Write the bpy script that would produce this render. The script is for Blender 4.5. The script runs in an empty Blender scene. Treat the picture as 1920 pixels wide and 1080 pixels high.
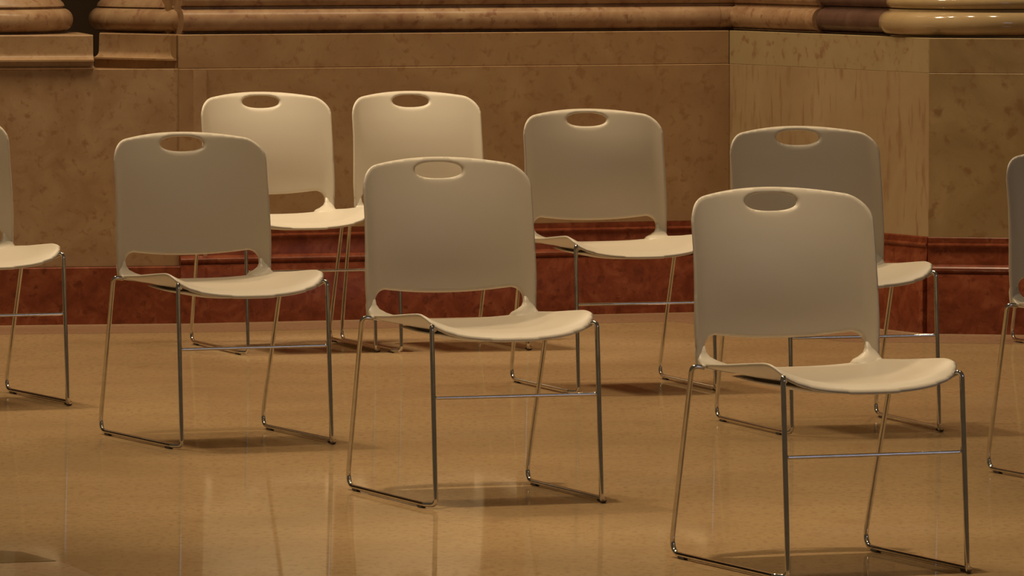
import bpy, bmesh, math, random
import numpy as np
from mathutils import Vector
random.seed(4)
S = bpy.context.scene
C = S.collection
PI = math.pi
# ------------------------------------------------------------------ camera
H = 1.5365
cd = bpy.data.cameras.new('camera'); cam = bpy.data.objects.new('camera', cd); C.objects.link(cam)
cam.location = (0, 0, H)
cam.rotation_euler = (PI/2 - 0.0578908, 0, 0)
cd.sensor_width = 36.0; cd.lens = 13001.25/1920*36.0
cd.clip_end = 200
S.camera = cam
# ------------------------------------------------------------------ world, lights, exposure
S.view_settings.view_transform = 'Standard'; S.view_settings.look = 'None'
S.view_settings.gamma = 1; S.view_settings.use_curve_mapping = False
S.view_settings.exposure = 0.0
W = bpy.data.worlds.new('world'); S.world = W; W.use_nodes = True
W.node_tree.nodes['Background'].inputs[0].default_value = (1.0, 0.72, 0.42, 1)
W.node_tree.nodes['Background'].inputs[1].default_value = 0.055

def lamp(name, kind, loc, target, power, color, size=0.5, size_y=None, spot=None, blend=0.5):
    l = bpy.data.lights.new(name, kind); l.energy = power; l.color = color
    if kind == 'AREA':
        l.size = size
        if size_y: l.shape = 'RECTANGLE'; l.size_y = size_y
    else: l.shadow_soft_size = size
    if kind == 'SPOT': l.spot_size = math.radians(spot); l.spot_blend = blend
    o = bpy.data.objects.new(name, l); C.objects.link(o); o.location = loc
    o.rotation_euler = (Vector(target) - Vector(loc)).to_track_quat('-Z', 'Y').to_euler()
    return o
WARM = (1.0, 0.77, 0.49)
# warm hall lights high above, a cooler daylight from windows far to the right
lamp('hall_light', 'AREA', (-3.6, 22.4, 9.0), (0.0, 19.5, 0), 330, WARM, 0.7)
# unseen overhead spots added to grade the backrests; the last lifts the left floor
for x, y, pw in ((0.71, 15.64, 1500), (-0.08, 17.42, 1250), (-0.81, 19.23, 600), (0.32, 21.26, 300), (0.91, 19.70, 300), (-1.63, 20.64, 380), (1.59, 17.96, 40), (-1.35, 16.3, 520)):
    lamp('overhead_fill', 'SPOT', (x-0.75, y-0.50, 8.0), (x, y, 0.5), pw, WARM, 0.16, spot=27, blend=1.0)
lamp('spot_light', 'SPOT', (-2.6, 23.05, 7.5), (-0.40, 23.05, 0.45), 660, (1.0, 0.88, 0.68), 0.05, spot=14, blend=0.5)
for x in (-2.4, -0.8, 0.8, 2.4):
    lamp('wall_fill', 'AREA', (x, 22.7, 6.5), (x+0.1, 24.7, 0.6), 74, WARM, 0.22)  # unseen fill lamps, added to brighten the stone walls
lamp('window_light', 'AREA', (9.0, 9.0, 4.5), (0, 20, 0.6), 40, (0.62, 0.70, 1.0), 3.0, 2.0)

# ------------------------------------------------------------------ materials
def nodes(name):
    m = bpy.data.materials.new(name); m.use_nodes = True
    nt = m.node_tree; return m, nt, nt.nodes, nt.links, nt.nodes['Principled BSDF']
def ramp(n, l, src, stops):
    r = n.new('ShaderNodeValToRGB'); e = r.color_ramp.elements
    while len(e) > 1: e.remove(e[-1])
    e[0].position = stops[0][0]; e[0].color = (*stops[0][1], 1)
    for p, c in stops[1:]:
        x = e.new(p); x.color = (*c, 1)
    l.new(src, r.inputs[0]); return r.outputs[0]
def noise(n, l, scale, detail=6, rough=0.6, stretch=(1, 1, 1), vec='Object', dist=0.0):
    tc = n.new('ShaderNodeTexCoord'); mp = n.new('ShaderNodeMapping'); mp.inputs['Scale'].default_value = stretch
    t = n.new('ShaderNodeTexNoise'); t.inputs['Scale'].default_value = scale; t.inputs['Detail'].default_value = detail
    t.inputs['Roughness'].default_value = rough; t.inputs['Distortion'].default_value = dist
    l.new(tc.outputs[vec], mp.inputs[0]); l.new(mp.outputs[0], t.inputs[0]); return t.outputs[0]
def mixc(n, l, fac, a, b, mode='MIX'):
    m = n.new('ShaderNodeMix'); m.data_type = 'RGBA'; m.blend_type = mode
    if isinstance(fac, float): m.inputs[0].default_value = fac
    else: l.new(fac, m.inputs[0])
    for i, v in ((6, a), (7, b)):
        if isinstance(v, tuple): m.inputs[i].default_value = (*v, 1)
        else: l.new(v, m.inputs[i])
    return m.outputs[2]
def marble(name, dark, mid, light, scale=5.0, stretch=(1, 1, 1), rough=0.35, spots=None, spotscale=28, spotstretch=(1, 1, 1)):
    m, nt, n, l, b = nodes(name)
    a = noise(n, l, scale, 8, 0.62, stretch, dist=0.6)
    c = ramp(n, l, a, [(0.32, dark), (0.5, mid), (0.68, light)])
    if spots:
        s = noise(n, l, spotscale, 4, 0.55, spotstretch, dist=0.3)
        f = ramp(n, l, s, [(0.55, (0, 0, 0)), (0.68, (1, 1, 1))])
        c = mixc(n, l, f, c, spots)
    l.new(c, b.inputs['Base Color']); b.inputs['Roughness'].default_value = rough
    b.inputs['Specular IOR Level'].default_value = 0.25
    return m
M = {}
M['tan'] = marble('tan_marble', (0.28, 0.165, 0.080), (0.31, 0.19, 0.092), (0.35, 0.225, 0.115), 5.0, spots=(0.26, 0.145, 0.065), spotscale=30)
M['tan_left'] = marble('brown_marble', (0.28, 0.17, 0.085), (0.33, 0.21, 0.112), (0.37, 0.25, 0.14), 7.0, spots=(0.26, 0.145, 0.07), spotscale=34)
M['streak'] = marble('streaked_cream_marble', (0.31, 0.215, 0.115), (0.34, 0.24, 0.13), (0.37, 0.27, 0.15), 2.5, spots=(0.28, 0.17, 0.09), spotscale=22, spotstretch=(1.6, 1.6, 0.30))
M['band'] = marble('speckled_cream_marble', (0.30, 0.22, 0.115), (0.33, 0.25, 0.13), (0.36, 0.27, 0.15), 3.0, spots=(0.26, 0.15, 0.08), spotscale=26)
M['olive'] = marble('olive_marble', (0.25, 0.17, 0.075), (0.31, 0.21, 0.10), (0.37, 0.26, 0.13), 4.0, spots=(0.24, 0.14, 0.06), spotscale=22)
M['red'] = marble('red_marble', (0.13, 0.030, 0.012), (0.185, 0.046, 0.020), (0.25, 0.075, 0.034), 14.0, rough=0.22, spots=(0.12, 0.03, 0.013), spotscale=34)
M['rose'] = marble('rose_marble', (0.26, 0.15, 0.082), (0.33, 0.205, 0.115), (0.40, 0.275, 0.16), 9.0, rough=0.3, spots=(0.23, 0.115, 0.065), spotscale=30)
M['cream'] = marble('cream_marble', (0.34, 0.24, 0.12), (0.40, 0.285, 0.15), (0.44, 0.32, 0.175), 4.0, rough=0.10)
M['cream'].node_tree.nodes['Principled BSDF'].inputs['Specular IOR Level'].default_value = 0.6
M['purple'] = marble('plum_marble', (0.085, 0.045, 0.032), (0.11, 0.06, 0.045), (0.14, 0.08, 0.06), 8.0, rough=0.18)
M['dark'] = marble('recess_shade_stone', (0.05, 0.028, 0.014), (0.06, 0.034, 0.018), (0.07, 0.04, 0.02), 3.0, rough=0.7)  # near-black colour stands in for the shade deep between the columns

def polished(name, colsock_fn, gloss=0.28, rough=0.05):
    m = bpy.data.materials.new(name); m.use_nodes = True; nt = m.node_tree; n, l = nt.nodes, nt.links
    n.remove(n['Principled BSDF']); out = n['Material Output']
    d = n.new('ShaderNodeBsdfDiffuse'); g = n.new('ShaderNodeBsdfGlossy'); mx = n.new('ShaderNodeMixShader')
    g.inputs['Roughness'].default_value = rough; g.inputs['Color'].default_value = (1, 0.95, 0.88, 1)
    mx.inputs[0].default_value = gloss
    l.new(colsock_fn(n, l), d.inputs[0]); l.new(d.outputs[0], mx.inputs[1]); l.new(g.outputs[0], mx.inputs[2])
    l.new(mx.outputs[0], out.inputs[0])
    # very slight waviness of the polished surface
    nz = noise(n, l, 3.0, 3, 0.5); bp = n.new('ShaderNodeBump'); bp.inputs['Strength'].default_value = 0.01
    bp.inputs['Distance'].default_value = 0.01; l.new(nz, bp.inputs['Height']); l.new(bp.outputs[0], g.inputs['Normal'])
    return m
def terr(c1, c2, c3, sp):
    def f(n, l):
        a = noise(n, l, 1.6, 5, 0.55)
        c = ramp(n, l, a, [(0.3, c1), (0.5, c2), (0.7, c3)])
        s = noise(n, l, 60, 3, 0.6, (1, 0.45, 1))
        k = ramp(n, l, s, [(0.50, (0, 0, 0)), (0.72, (1, 1, 1))])
        c = mixc(n, l, k, c, sp)
        s2 = noise(n, l, 9, 4, 0.6, (1, 0.5, 1))
        k2 = ramp(n, l, s2, [(0.56, (0, 0, 0)), (0.75, (0.6, 0.6, 0.6))])
        return mixc(n, l, k2, c, sp)
    return f
M['floor'] = polished('terrazzo', terr((0.30, 0.203, 0.104), (0.34, 0.23, 0.118), (0.375, 0.256, 0.132), (0.265, 0.165, 0.083)))
M['border'] = polished('mauve_floor_band', terr((0.26, 0.16, 0.095), (0.29, 0.18, 0.11), (0.32, 0.20, 0.125), (0.24, 0.14, 0.08)))  # slightly darker mauve band along the foot of the walls
M['strip'] = polished('pale_strip_stone', terr((0.45, 0.32, 0.20), (0.48, 0.34, 0.21), (0.5, 0.36, 0.23), (0.4, 0.28, 0.17)))
M['inlay'] = polished('dark_olive_inlay', terr((0.14, 0.09, 0.035), (0.16, 0.105, 0.042), (0.18, 0.12, 0.05), (0.11, 0.06, 0.025)))
M['inlay2'] = polished('grey_inlay', terr((0.36, 0.25, 0.15), (0.40, 0.28, 0.17), (0.43, 0.31, 0.19), (0.32, 0.21, 0.13)))

def plastic(name, col, rough=0.42):
    m, nt, n, l, b = nodes(name)
    a = noise(n, l, 400, 2, 0.5); bp = n.new('ShaderNodeBump'); bp.inputs['Strength'].default_value = 0.05; bp.inputs['Distance'].default_value = 0.001
    l.new(a, bp.inputs['Height']); l.new(bp.outputs[0], b.inputs['Normal'])
    b.inputs['Base Color'].default_value = (*col, 1); b.inputs['Roughness'].default_value = rough
    return m
M['plastic'] = plastic('putty_plastic', (0.66, 0.585, 0.465))
M['rubber'] = plastic('dark_rubber', (0.05, 0.03, 0.02), 0.6)
m, nt, n, l, b = nodes('chrome'); b.inputs['Base Color'].default_value = (0.80, 0.76, 0.70, 1); b.inputs['Metallic'].default_value = 1
b.inputs['Roughness'].default_value = 0.07
c = ramp(n, l, noise(n, l, 40, 2), [(0.4, (0.74, 0.70, 0.64)), (0.6, (0.82, 0.78, 0.72))]); l.new(c, b.inputs['Base Color']); M['chrome'] = m

# ------------------------------------------------------------------ helpers
def link(name, me, mat, parent=None, smooth=False, kind=None):
    o = bpy.data.objects.new(name, me); C.objects.link(o)
    if mat: me.materials.append(M[mat])
    if parent: o.parent = parent
    if kind: o['kind'] = kind
    if smooth:
        me.polygons.foreach_set('use_smooth', [True]*len(me.polygons)); me.update()
    return o
def pydata(name, v, f):
    me = bpy.data.meshes.new(name); me.from_pydata([tuple(p) for p in v], [], [tuple(q) for q in f]); me.update()
    bm = bmesh.new(); bm.from_mesh(me); bmesh.ops.recalc_face_normals(bm, faces=bm.faces); bm.to_mesh(me); bm.free()
    return me
def autosmooth(o, ang=35):
    me = o.data; me.polygons.foreach_set('use_smooth', [True]*len(me.polygons))
    bm = bmesh.new(); bm.from_mesh(me)
    for e in bm.edges:
        if len(e.link_faces) == 2 and e.calc_face_angle(0) > math.radians(ang): e.smooth = False
    bm.to_mesh(me); bm.free()
def prism(name, pts, z0, z1, mat, parent=None, bev=0.0, kind=None):
    """vertical prism over a plan polygon"""
    bm = bmesh.new(); n = len(pts)
    b = [bm.verts.new((x, y, z0)) for x, y in pts]; t = [bm.verts.new((x, y, z1)) for x, y in pts]
    bm.faces.new(b[::-1]); bm.faces.new(t)
    for i in range(n): bm.faces.new((b[i], b[(i+1) % n], t[(i+1) % n], t[i]))
    bmesh.ops.recalc_face_normals(bm, faces=bm.faces)
    if bev: bmesh.ops.bevel(bm, geom=list(bm.edges), offset=bev, segments=1, affect='EDGES')
    me = bpy.data.meshes.new(name); bm.to_mesh(me); bm.free()
    return link(name, me, mat, parent, kind=kind)
def slab(name, a, b, z0, z1, out0, out1, mat, parent=None, bev=0.002, kind=None):
    """upright slab along plan line a->b; out = distance in front of the line (towards the viewer's side)"""
    d = Vector((b[0]-a[0], b[1]-a[1])).normalized(); nrm = Vector((d.y, -d.x))
    A, B = Vector(a), Vector(b)
    return prism(name, [A+nrm*out0, B+nrm*out0, B+nrm*out1, A+nrm*out1], z0, z1, mat, parent, bev, kind)
def moulding(name, path, prof, mat, parent=None, kind=None, smooth=True):
    """sweep a profile [(out, z)] along a plan path with mitred corners; closed at the back"""
    P = [Vector(p) for p in path]; dirs = [(P[i+1]-P[i]).normalized() for i in range(len(P)-1)]
    V, F = [], []
    k = len(prof)
    for i, p in enumerate(P):
        if i == 0: d = dirs[0]; nn = Vector((d.y, -d.x)); s = 1
        elif i == len(P)-1: d = dirs[-1]; nn = Vector((d.y, -d.x)); s = 1
        else:
            n1 = Vector((dirs[i-1].y, -dirs[i-1].x)); n2 = Vector((dirs[i].y, -dirs[i].x))
            nn = (n1+n2).normalized(); s = 1/max(0.3, nn.dot(n1))
        for o_, z in prof: V.append((p.x+nn.x*o_*s, p.y+nn.y*o_*s, z))
    for i in range(len(P)-1):
        for j in range(k):
            j2 = (j+1) % k; F.append((i*k+j, i*k+j2, (i+1)*k+j2, (i+1)*k+j))
    F.append(tuple(range(k))); F.append(tuple((len(P)-1)*k+j for j in range(k))[::-1])
    o = link(name, pydata(name, V, F), mat, parent, kind=kind)
    if smooth: autosmooth(o, 30)
    return o
def lathe(name, cx, cy, prof, mat, parent=None, seg=96):
    V, F = [], []; k = len(prof)
    for i in range(seg):
        a = 2*PI*i/seg
        for r, z in prof: V.append((cx+r*math.cos(a), cy+r*math.sin(a), z))
    for i in range(seg):
        for j in range(k-1):
            i2 = (i+1) % seg; F.append((i*k+j, i*k+j+1, i2*k+j+1, i2*k+j))
    F.append(tuple(i*k for i in range(seg))); F.append(tuple(i*k+k-1 for i in range(seg))[::-1])
    o = link(name, pydata(name, V, F), mat, parent); autosmooth(o, 32)
    return o
def arc(cx, cz, rx, rz, a0, a1, n):
    return [(cx+rx*math.cos(math.radians(a0+(a1-a0)*i/n)), cz+rz*math.sin(math.radians(a0+(a1-a0)*i/n))) for i in range(n+1)]
def tag(o, label, cat, group=None):
    o['label'] = label; o['category'] = cat
    if group: o['group'] = group
def fillet(pts, rad, n=8):
    P = [Vector(p) for p in pts]; out = [P[0]]
    for i in range(1, len(P)-1):
        a, b, c = P[i-1], P[i], P[i+1]; r = rad[i-1] if isinstance(rad, (list, tuple)) else rad
        u = (a-b).normalized(); v = (c-b).normalized(); ang = u.angle(v)
        t = min(r/math.tan(ang/2), 0.49*(a-b).length, 0.49*(c-b).length)
        p0, p1 = b+u*t, b+v*t
        for k in range(n+1):
            s = k/n; out.append((1-s)**2*p0+2*s*(1-s)*b+s*s*p1)
    out.append(P[-1]); return out
def tube_data(pts, r, seg=10):
    V, F = [], []; prev = None
    for i, p in enumerate(pts):
        t = (pts[min(i+1, len(pts)-1)]-pts[max(i-1, 0)]).normalized()
        if prev is None:
            up = Vector((1, 0, 0)) if abs(t.x) < 0.9 else Vector((0, 1, 0)); nx = t.cross(up).normalized()
        else: nx = (prev-t*prev.dot(t)).normalized()
        prev = nx; ny = t.cross(nx)
        for k in range(seg):
            a = 2*PI*k/seg; V.append(p+nx*math.cos(a)*r+ny*math.sin(a)*r)
    for i in range(len(pts)-1):
        for k in range(seg):
            k2 = (k+1) % seg; F.append((i*seg+k, i*seg+k2, (i+1)*seg+k2, (i+1)*seg+k))
    F.append(tuple(range(seg))[::-1]); F.append(tuple((len(pts)-1)*seg+k for k in range(seg)))
    return V, F
def tube(name, pts, r, mat, parent, seg=10):
    o = link(name, pydata(name, *tube_data(pts, r, seg)), mat, parent); autosmooth(o, 50); return o

# ------------------------------------------------------------------ floor
ZC, ZS, ZR, ZL = 1.017, 0.897, 0.336, 0.211        # pedestal top, band seam, red dado top, red plinth top
L0, L1 = (-3.6, 23.86), (-1.07, 24.323)
M0, M1 = (-1.168, 24.30), (0.784, 25.013)
R1, R2 = (1.428, 23.758), (6.4, 22.764)
fl = prism('floor', [(-14, -4), (14, -4), (14, 30), (-14, 30)], -0.2, 0.0, 'floor', kind='structure')
def offs(a, b, o):
    d = Vector((b[0]-a[0], b[1]-a[1])).normalized(); nn = Vector((d.y, -d.x)); return Vector(a)+nn*o, Vector(b)+nn*o
def isect(p, q, r, s):
    d1 = q-p; d2 = s-r; t = ((r-p).x*d2.y-(r-p).y*d2.x)/(d1.x*d2.y-d1.y*d2.x); return p+d1*t
def ring(o):
    a0, a1 = offs(L0, L1, o); b0, b1 = offs(M0, M1, o); c0, c1 = offs(M1, R1, o); d0, d1 = offs(R1, R2, o)
    return [a0, isect(a0, a1, b0, b1), isect(b0, b1, c0, c1), isect(c0, c1, d0, d1), d1]
r0, r1, r2 = ring(-0.05), ring(0.035), ring(0.45)
for i in range(4):
    prism('pale_strip', [r0[i], r0[i+1], r1[i+1], r1[i]], 0.0, 0.0035, 'strip', fl)
    prism('floor_band', [r1[i], r1[i+1], r2[i+1], r2[i]], 0.0, 0.0012, 'border', fl)
prism('inlay_triangle', [(-1.60, 15.98), (-1.185, 15.991), (-1.134, 15.965), (-1.04, 15.749), (-1.163, 15.70), (-1.6, 15.68)], 0.0, 0.001, 'inlay', fl)
prism('inlay_field', [(-1.6, 15.67), (-1.16, 15.685), (-1.03, 15.73), (-0.99, 15.60), (-0.90, 15.30), (-0.86, 14.6), (-1.6, 14.6)], 0.0, 0.001, 'inlay2', fl)

# ------------------------------------------------------------------ walls: stone pedestal with slabs and red marble dado
def core(name, a, b, back=0.55, top=ZC-0.006):
    return slab(name, a, b, 0.0, top, -0.006, -back, 'tan', bev=0, kind='structure')
wl = core('wall_left', L0, L1, top=ZS-0.004)
def lp(t): return (L0[0]+(L1[0]-L0[0])*t, L0[1]+(L1[1]-L0[1])*t)
XA = (-1.463-L0[0])/(L1[0]-L0[0])
slab('red_plinth', L0, L1, 0.0, ZL-0.006, -0.03, 0.012, 'red', wl, 0.004)
slab('stone_panel', L0, L1, ZL-0.006, ZS, -0.03, 0.0, 'tan_left', wl, 0.0015)
# thin ledge under the caps, and the two caps with a cove at the foot
ledge = [(-0.5, ZS), (0.006, ZS), (0.010, ZS+0.005), (0.004, ZS+0.012), (0.004, 0.925), (-0.5, 0.925)]
moulding('ledge_course', [L0, lp(XA)], ledge, 'tan_left', wl)
cove = [(-0.5, 0.925), (0.020, 0.925), (0.020, 0.931)]+[(0.018-0.030*math.sin(PI/2*t), 0.931+0.022*(1-math.cos(PI/2*t))) for t in (0.25, 0.5, 0.75, 1)]+[(-0.014, ZC-0.004), (-0.018, ZC), (-0.5, ZC)]
moulding('cap_stone', [L0, lp(XA)], cove, 'tan_left', wl)
moulding('cap_stone', [(-1.475, 24.62), (-1.160, 24.335)], [(-0.3, ZS-0.004), (0.008, ZS-0.004), (0.008, 0.925)]+cove[1:-1]+[(-0.3, ZC)], 'tan_left', wl)

wb = core('wall_back', M0, M1, 0.35)
slab('stone_panel', M0, M1, ZR-0.004, ZS, -0.03, 0.004, 'tan', wb, 0.0022)
slab('band_stone', M0, M1, ZS, ZC, -0.03, 0.0, 'tan', wb, 0.0025)
wr = core('wall_right', M1, R1, 0.30)
slab('stone_panel', M1, R1, ZR-0.004, ZS, -0.03, 0.0, 'streak', wr, 0.0010)
slab('band_stone', M1, R1, ZS, ZC, -0.03, 0.0, 'band', wr, 0.0015)
wf = core('wall_right_front', R1, R2, 0.40)
slab('stone_panel', R1, R2, ZR-0.004, ZS, -0.03, 0.0015, 'olive', wf, 0.0018)
slab('band_stone', R1, R2, ZS, ZC, -0.03, 0.0, 'olive', wf, 0.002)
# red dado: plain plinth, bead, hollow, top fillet
redp = [(-0.03, 0.0), (0.022, 0.0), (0.022, 0.203), (0.019, 0.209), (0.014, 0.211), (0.014, 0.214)] \
     + [(0.014+0.010*math.sin(PI*t), 0.214+0.024*t) for t in (0.2, 0.4, 0.6, 0.8, 1)] \
     + [(0.010, 0.241)]+[(0.010-0.006*math.sin(PI*t/2), 0.241+0.058*t) for t in (0.25, 0.5, 0.75, 1)] \
     + [(0.009, 0.302), (0.011, 0.307), (0.009, 0.312), (0.004, 0.314), (0.004, ZR-0.004), (0.0, ZR), (-0.03, ZR)]
def dado(name, a, b, trim=0.0):
    ro = bpy.data.objects.new(name, None); C.objects.link(ro); ro['kind'] = 'structure'
    moulding('red_dado', [a, b], redp, 'red', ro)
    return ro
base = bpy.data.objects.new('baseboard_back', None); C.objects.link(base); base['kind'] = 'structure'
moulding('red_dado', [M0, M1, R1], redp, 'red', base)
base2 = bpy.data.objects.new('baseboard_right', None); C.objects.link(base2); base2['kind'] = 'structure'
moulding('red_dado', [R1, R2], redp, 'red', base2)

# ------------------------------------------------------------------ column bases and string moulding on the pedestal
def base_profile(R, second):
    p = [(R-0.30, ZC), (R-0.035, ZC), (R-0.035, ZC+0.006), (R-0.022, ZC+0.006)]
    p += arc(R-0.036, ZC+0.047, 0.036, 0.040, -80, 80, 14)
    p += [(R-0.036, ZC+0.088), (R-0.036, ZC+0.095)]
    if second: p += arc(R-0.052, ZC+0.118, 0.026, 0.023, -85, 85, 10)
    else: p += [(R-0.030, ZC+0.096), (R-0.034, ZC+0.106), (R-0.052, ZC+0.124), (R-0.060, ZC+0.140)]
    p += [(R-0.075, ZC+0.145), (R-0.085, ZC+0.175)]+arc(R-0.085, ZC+0.20, 0.02, 0.022, -80, 80, 6)+[(R-0.11, ZC+0.23), (R-0.13, ZC+0.25)]
    return p
def column(name, cx, cy, R, mat, second, label, shaft):
    root = bpy.data.objects.new(name, None); C.objects.link(root); tag(root, label, 'column')
    lathe('column_base', cx, cy, base_profile(R, second), mat, root)
    lathe('column_shaft', cx, cy, [(R-0.13, ZC+0.245), (R-0.13, 1.6), (R-0.15, 5.0)], shaft, root, 48)
    return root
column('stone_column', -1.905, 24.575, 0.35, 'rose', False, 'round tan stone column base at the far left edge above the wall, left of the dark gap', 'rose')
column('stone_column', 1.628, 24.09, 0.355, 'cream', True, 'shiny cream marble column base with bright highlights at the right', 'cream')
def str_prof(o0):
    return [(-0.25, ZC), (o0-0.03, ZC), (o0-0.03, ZC+0.006), (o0-0.014, ZC+0.006)]+arc(o0-0.036, ZC+0.048, 0.036, 0.041, -75, 80, 12) \
        + [(o0-0.03, ZC+0.090), (o0-0.03, ZC+0.096)]+arc(o0-0.04, ZC+0.122, 0.026, 0.026, -85, 85, 8)+[(-0.10, ZC+0.15), (-0.12, ZC+0.2), (-0.25, ZC+0.2)]
def mpt(t): return (M0[0]+(M1[0]-M0[0])*t, M0[1]+(M1[1]-M0[1])*t)
def rpt(t): return (M1[0]+(R1[0]-M1[0])*t, M1[1]+(R1[1]-M1[1])*t)
pier = bpy.data.objects.new('stone_column', None); C.objects.link(pier)
tag(pier, 'round-ended tan stone pier base just right of the dark gap', 'column')
bp = [(-1.30, 25.05), (-1.40, 25.02), (-1.475, 24.96), (-1.515, 24.87), (-1.522, 24.78), (-1.500, 24.70), (-1.455, 24.63), (-1.40, 24.565), (-1.33, 24.495), (-1.165, 24.350)]
pp = [(-0.25, ZC), (-0.055, ZC), (-0.055, ZC+0.006), (-0.036, ZC+0.006)]+arc(-0.046, ZC+0.047, 0.036, 0.040, -80, 80, 12) \
    + [(-0.046, ZC+0.086), (-0.046, ZC+0.092), (-0.038, ZC+0.092), (-0.042, ZC+0.104), (-0.062, ZC+0.124), (-0.072, ZC+0.14), (-0.10, ZC+0.17), (-0.10, ZC+0.20), (-0.13, ZC+0.24), (-0.25, ZC+0.24)]
moulding('pier_moulding', bp, pp, 'rose', pier)
moulding('pier_shaft', bp[2:], [(-0.25, ZC+0.23), (-0.14, ZC+0.23), (-0.15, 5.0), (-0.25, 5.0)], 'rose', pier)
trim = bpy.data.objects.new('trim_1', None); C.objects.link(trim); trim['kind'] = 'structure'
a0, a1 = mpt(0.01), mpt(0.985)
moulding('string_moulding', [a0, a1], str_prof(-0.005), 'rose', trim)
moulding('string_moulding', [mpt(0.9855), M1, rpt(0.42)], str_prof(-0.005), 'rose', trim)
moulding('plum_moulding', [rpt(0.42), rpt(0.80)], str_prof(-0.022), 'purple', trim)
# upper walls behind the columns, and a rear wall coloured dark for the shade in the gap
slab('wall_upper_back', mpt(0.0), mpt(1.10), ZC, 5.0, -0.13, -0.45, 'tan', bev=0, kind='structure')
slab('wall_upper_right', rpt(-0.12), rpt(0.85), ZC, 5.0, -0.13, -0.40, 'tan', bev=0, kind='structure')
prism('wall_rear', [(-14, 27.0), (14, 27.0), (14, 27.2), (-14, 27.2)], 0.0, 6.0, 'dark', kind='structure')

# ------------------------------------------------------------------ chair parts
def sheet(name, sdf, ufn, x0, x1, y0, y1, h, T, r, mat, parent, both=True):
    """thick sheet cut out by a signed distance; ufn maps (x, y, offset) -> 3D point; edges are rounded"""
    nx = int(round((x1-x0)/h))+1; ny = int(round((y1-y0)/h))+1
    X, Y = np.meshgrid(np.linspace(x0, x1, nx), np.linspace(y0, y1, ny), indexing='ij')
    Xc = (X[:-1, :-1]+X[1:, 1:])/2; Yc = (Y[:-1, :-1]+Y[1:, 1:])/2
    keep = sdf(Xc, Yc) < 0
    used = np.zeros((nx, ny), int)
    for dx in (0, 1):
        for dy in (0, 1): used[dx:nx-1+dx, dy:ny-1+dy] += keep
    bnd = (used > 0) & (used < 4)
    for _ in range(6):
        e = 1e-5; d = sdf(X, Y); gx = (sdf(X+e, Y)-sdf(X-e, Y))/(2*e); gy = (sdf(X, Y+e)-sdf(X, Y-e))/(2*e)
        g2 = np.maximum(gx*gx+gy*gy, 0.2); X = np.where(bnd, X-np.clip(d*gx/g2, -h, h), X); Y = np.where(bnd, Y-np.clip(d*gy/g2, -h, h), Y)
    D = np.clip(-sdf(X, Y), 0, None); k = np.clip(D/r, 0, 1); th = T/2*np.sqrt(np.clip(1-(1-k)**2, 0, 1)); th[bnd] = 0
    V = []; ia = -np.ones((nx, ny), int); ib = ia.copy()
    P1 = ufn(X, Y, th); P2 = ufn(X, Y, -th)
    for i in range(nx):
        for j in range(ny):
            if used[i, j]:
                ia[i, j] = len(V); V.append((P1[0][i, j], P1[1][i, j], P1[2][i, j]))
                if bnd[i, j]: ib[i, j] = ia[i, j]
                else: ib[i, j] = len(V); V.append((P2[0][i, j], P2[1][i, j], P2[2][i, j]))
    F = []
    for i in range(nx-1):
        for j in range(ny-1):
            if keep[i, j]:
                F.append((ia[i, j], ia[i+1, j], ia[i+1, j+1], ia[i, j+1])); F.append((ib[i, j], ib[i, j+1], ib[i+1, j+1], ib[i+1, j]))
    me = bpy.data.meshes.new(name); me.from_pydata(V, [], F); me.update()
    bm = bmesh.new(); bm.from_mesh(me); bmesh.ops.remove_doubles(bm, verts=bm.verts, dist=1e-6)
    bmesh.ops.recalc_face_normals(bm, faces=bm.faces); bm.to_mesh(me); bm.free()
    return link(name, me, mat, parent, smooth=True)
def rbox(x, y, hx, hy, r):
    qx = np.abs(x)-hx+r; qy = np.abs(y)-hy+r
    return np.hypot(np.maximum(qx, 0), np.maximum(qy, 0))+np.minimum(np.maximum(qx, qy), 0)-r
def smax(a, b, k=0.01):
    return np.maximum(a, b)
# backrest outline, x across and z up
def back_sdf(x, z):
    zz = z+0.018*(x/0.19)**2
    hx = 0.2278+0.004*np.clip((0.70-z)/0.15, 0, 1)*np.clip((z-0.43)/0.1, 0, 1)
    outer = rbox(x, zz-0.60, hx, 0.245, 0.052)
    zo = z-0.012*np.clip(np.abs(x)/0.17, 0, 1)**2
    opening = rbox(x, zo-0.40, 0.199, 0.101, 0.030)
    k = np.sqrt((np.abs(x)/0.0640)**2.3+(np.abs(z-0.8115)/0.0205)**2.3+1e-9)
    hole = (k-1)*0.0205*np.clip(0.45+1.1*(np.abs(x)/0.064)**4, 0, 1.6)
    cut = np.maximum(0.440-z, -1)
    return np.maximum(np.maximum(np.maximum(outer, -opening), -hole), cut)
def sm(v, xs, ys, w=0.02, n=4):
    return sum(np.interp(v+w*k/n, xs, ys) for k in range(-n, n+1))/(2*n+1)
def back_y(x, z):
    e = sm(z, [0.43, 0.46, 0.52, 0.60, 0.66, 0.72, 0.78, 0.85, 0.92], [-0.218, -0.223, -0.226, -0.230, -0.236, -0.245, -0.257, -0.274, -0.295], 0.045, 6)
    g = sm(z, [0.40, 0.48, 0.52, 0.62, 0.72, 0.80, 0.90], [0.036, 0.043, 0.043, 0.034, 0.038, 0.052, 0.074], 0.045, 6)
    lip = 0.010*np.clip((np.abs(x)-0.19)/0.035, 0, 1)**2
    return e-g*(1-np.clip(np.abs(x)/0.226, 0, 1)**2)+lip-0.006*np.clip((z-0.825)/0.02, 0, 1)**2
def back_map(x, z, o):
    # local front of the chair is -Y
    return (x, -(back_y(x, z)+o), z+0*o)
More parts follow.
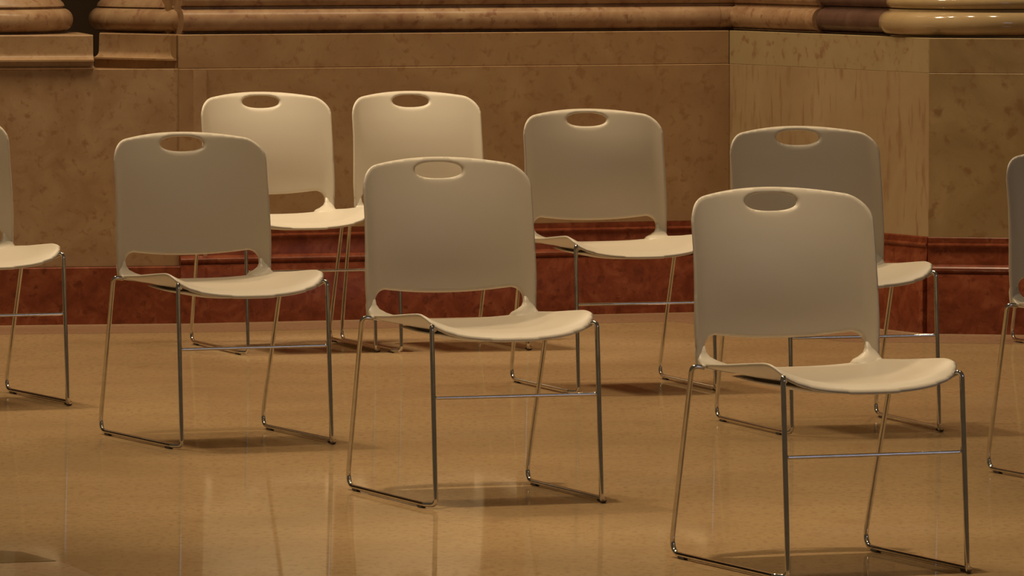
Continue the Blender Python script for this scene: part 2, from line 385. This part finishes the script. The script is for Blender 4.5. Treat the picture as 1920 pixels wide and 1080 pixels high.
def seat_z(x, y):
    rim = np.interp(y, [-0.22, -0.05, 0.10, 0.17, 0.205, 0.235, 0.268], [0.447, 0.458, 0.471, 0.476, 0.473, 0.463, 0.442])
    cen = np.interp(y, [-0.22, -0.05, 0.10, 0.20, 0.24, 0.268], [0.434, 0.421, 0.417, 0.423, 0.424, 0.408])
    return cen+(rim-cen)*np.clip(np.abs(x)/0.225, 0, 1.05)**2.8
def seat_zs(x, y):
    s = 0
    for d in (-0.02, -0.01, 0, 0.01, 0.02): s = s+seat_z(x, y+d)
    return s/5
def seat_sdf(x, y):
    yy = y+0.012*(x/0.2)**2*np.clip(y/0.2, 0, 1)
    front = rbox(x, yy-0.026, 0.2245, 0.246, 0.052)
    return front
def seat_map(x, y, o): return (x, -y+0*o, seat_zs(x, y)+o)
def pan_sdf(x, y): return rbox(x, y+0.018, 0.160, 0.186, 0.05)
def pan_map(x, y, o): return (x, -y+0*o, seat_zs(x*0.93, y)-0.0125-0.003*(1-(x/0.16)**2)+o)

def loft(name, rings, mat, parent):
    k = len(rings[0]); V = [p for r in rings for p in r]; F = []
    for i in range(len(rings)-1):
        for j in range(k): F.append((i*k+j, i*k+(j+1) % k, (i+1)*k+(j+1) % k, (i+1)*k+j))
    F.append(tuple(range(k))); F.append(tuple((len(rings)-1)*k+j for j in range(k))[::-1])
    return link(name, pydata(name, V, F), mat, parent, smooth=True)

def make_chair():
    root = bpy.data.objects.new('stacking_chair', None); C.objects.link(root)
    se = sheet('seat', seat_sdf, seat_map, -0.232, 0.232, -0.228, 0.280, 0.0062, 0.0105, 0.009, 'plastic', root)
    pan = sheet('seat_support', pan_sdf, pan_map, -0.165, 0.165, -0.212, 0.176, 0.010, 0.006, 0.008, 'plastic', root)
    # ribs that carry the support pan under the seat
    V, F = [], []
    for (xa, xb, ya, yb) in ((-0.12, -0.11, -0.15, 0.17), (0.11, 0.12, -0.15, 0.17), (-0.005, 0.005, -0.15, 0.17)):
        n0 = len(V); N = 12
        for i in range(N+1):
            y = ya+(yb-ya)*i/N
            for x in (xa, xb):
                z = float(seat_zs(x, y)); V += [(x, -y, z-0.001), (x, -y, z-0.013)]
        for i in range(N):
            a = n0+i*4; b = a+4
            F += [(a, b, b+1, a+1), (a+2, a+3, b+3, b+2), (a, a+2, b+2, b), (a+1, b+1, b+3, a+3)]
        F += [(n0, n0+1, n0+3, n0+2), (n0+N*4, n0+N*4+2, n0+N*4+3, n0+N*4+1)]
    link('rib', pydata('rib', V, F), 'plastic', pan)
    sheet('backrest', back_sdf, back_map, -0.236, 0.236, 0.434, 0.850, 0.0038, 0.0115, 0.0085, 'plastic', root)
    for sx in (-1, 1):
        # flared foot where the post of the backrest meets the seat
        rings = []
        for t, hx0, cx, cy, hx, hy in ((0, 0, 0.2125, 0.2265, 0.0120, 0.0030), (0.25, 0, 0.2125, 0.2255, 0.0140, 0.0075), (0.5, 0, 0.2100, 0.2205, 0.0175, 0.013),
                                       (0.72, 0, 0.2035, 0.212, 0.0255, 0.022), (0.88, 0, 0.196, 0.202, 0.035, 0.031), (1.0, 0, 0.189, 0.193, 0.043, 0.038)):
            ring_ = []
            for k in range(20):
                a = 2*PI*k/20; c_, s_ = math.cos(a), math.sin(a)
                x = cx+hx*math.copysign(abs(c_)**0.75, c_); y = cy+hy*math.copysign(abs(s_)**0.75, s_)
                x = min(x, 0.2265)
                y = min(y, 0.2335)
                zt = 0.490-0.044*t**0.85
                if t > 0.9: zt = float(seat_zs(x, -y))-0.001
                ring_.append((sx*x, y, zt))
            rings.append(ring_)
        last = [(x, y, z-0.006) for x, y, z in rings[-1]]; rings.append(last)
        loft('backrest_foot', rings, 'plastic', root)
        # chromed wire side: rear hook, rear leg, runner, front leg, bend under the seat
        p = [(0.222, 0.1835, 0.4440), (0.2515, 0.181, 0.4480), (0.2425, 0.328, 0.0090), (0.2385, -0.258, 0.0090), (0.2190, -0.289, 0.0095), (0.2180, -0.257, 0.4545), (0.201, -0.228, 0.4390)]
        pts = fillet([(sx*x, y, z) for x, y, z in p], [0.018, 0.038, 0.020, 0.014, 0.026], 10)
        fr = tube('wire_side_frame', pts, 0.0061, 'chrome', root, 12)
        for (gy, gx) in ((0.256, 0.2420), (-0.238, 0.2387)):
            bm = bmesh.new(); bmesh.ops.create_cube(bm, size=1)
            for v in bm.verts: v.co = Vector((v.co.x*0.0125, v.co.y*0.040, v.co.z*0.0075))
            bmesh.ops.bevel(bm, geom=list(bm.edges), offset=0.0022, segments=2, affect='EDGES')
            for v in bm.verts: v.co += Vector((sx*gx, gy, 0.0038))
            me = bpy.data.meshes.new('glide'); bm.to_mesh(me); bm.free(); link('glide', me, 'rubber', fr)
    st = fillet([(-0.218, -0.2665, 0.287), (-0.214, -0.2655, 0.2725), (0.214, -0.2655, 0.2725), (0.218, -0.2665, 0.287)], 0.010, 5)
    tube('stretcher', st, 0.0044, 'chrome', root, 8)
    return root
proto = make_chair()
def copy_tree(o, parent=None):
    c = o.copy(); C.objects.link(c); c.parent = parent
    for ch in list(o.children): copy_tree(ch, c)
    return c
chairs = [
 (0.7095, 15.6392, 0.3732, 'beige plastic wire-frame chair nearest the camera, in the right foreground'),
 (-0.0810, 17.4203, 0.3475, 'beige plastic wire-frame chair in the middle of the front, before the brightly lit pair'),
 (-0.8096, 19.2313, 0.3927, 'beige plastic wire-frame chair in the left foreground, its seat whole in view'),
 (0.3247, 21.2553, 0.3007, 'shaded beige chair before the red dado, between the middle front and right front chairs'),
 (0.9122, 19.6985, 0.2870, 'beige chair directly behind the nearest chair, mostly hidden by its backrest'),
 (-0.7478, 23.0355, 0.3182, 'left one of the two brightly lit beige chairs nearest the back wall'),
 (-0.2453, 23.1304, 0.3152, 'right one of the two brightly lit beige chairs nearest the back wall'),
 (-1.6313, 20.6432, 0.4139, 'beige chair cut off by the left edge of the picture, only its right side showing'),
 (1.5909, 17.9640, 0.3590, 'beige chair cut off by the right edge, its left back edge and rear leg showing'),
 (2.0224, 23.1500, 0.3335, 'far beige chair at the right edge beside the wall, just a sliver of leg showing'),
]
todo = [proto]+[copy_tree(proto) for _ in chairs[1:]]
for o, (x, y, t, lab) in zip(todo, chairs):
    o.location = (x, y, 0); o.rotation_euler = (0, 0, t)
    tag(o, lab, 'chair', 'stacking chairs spaced out across the hall floor')
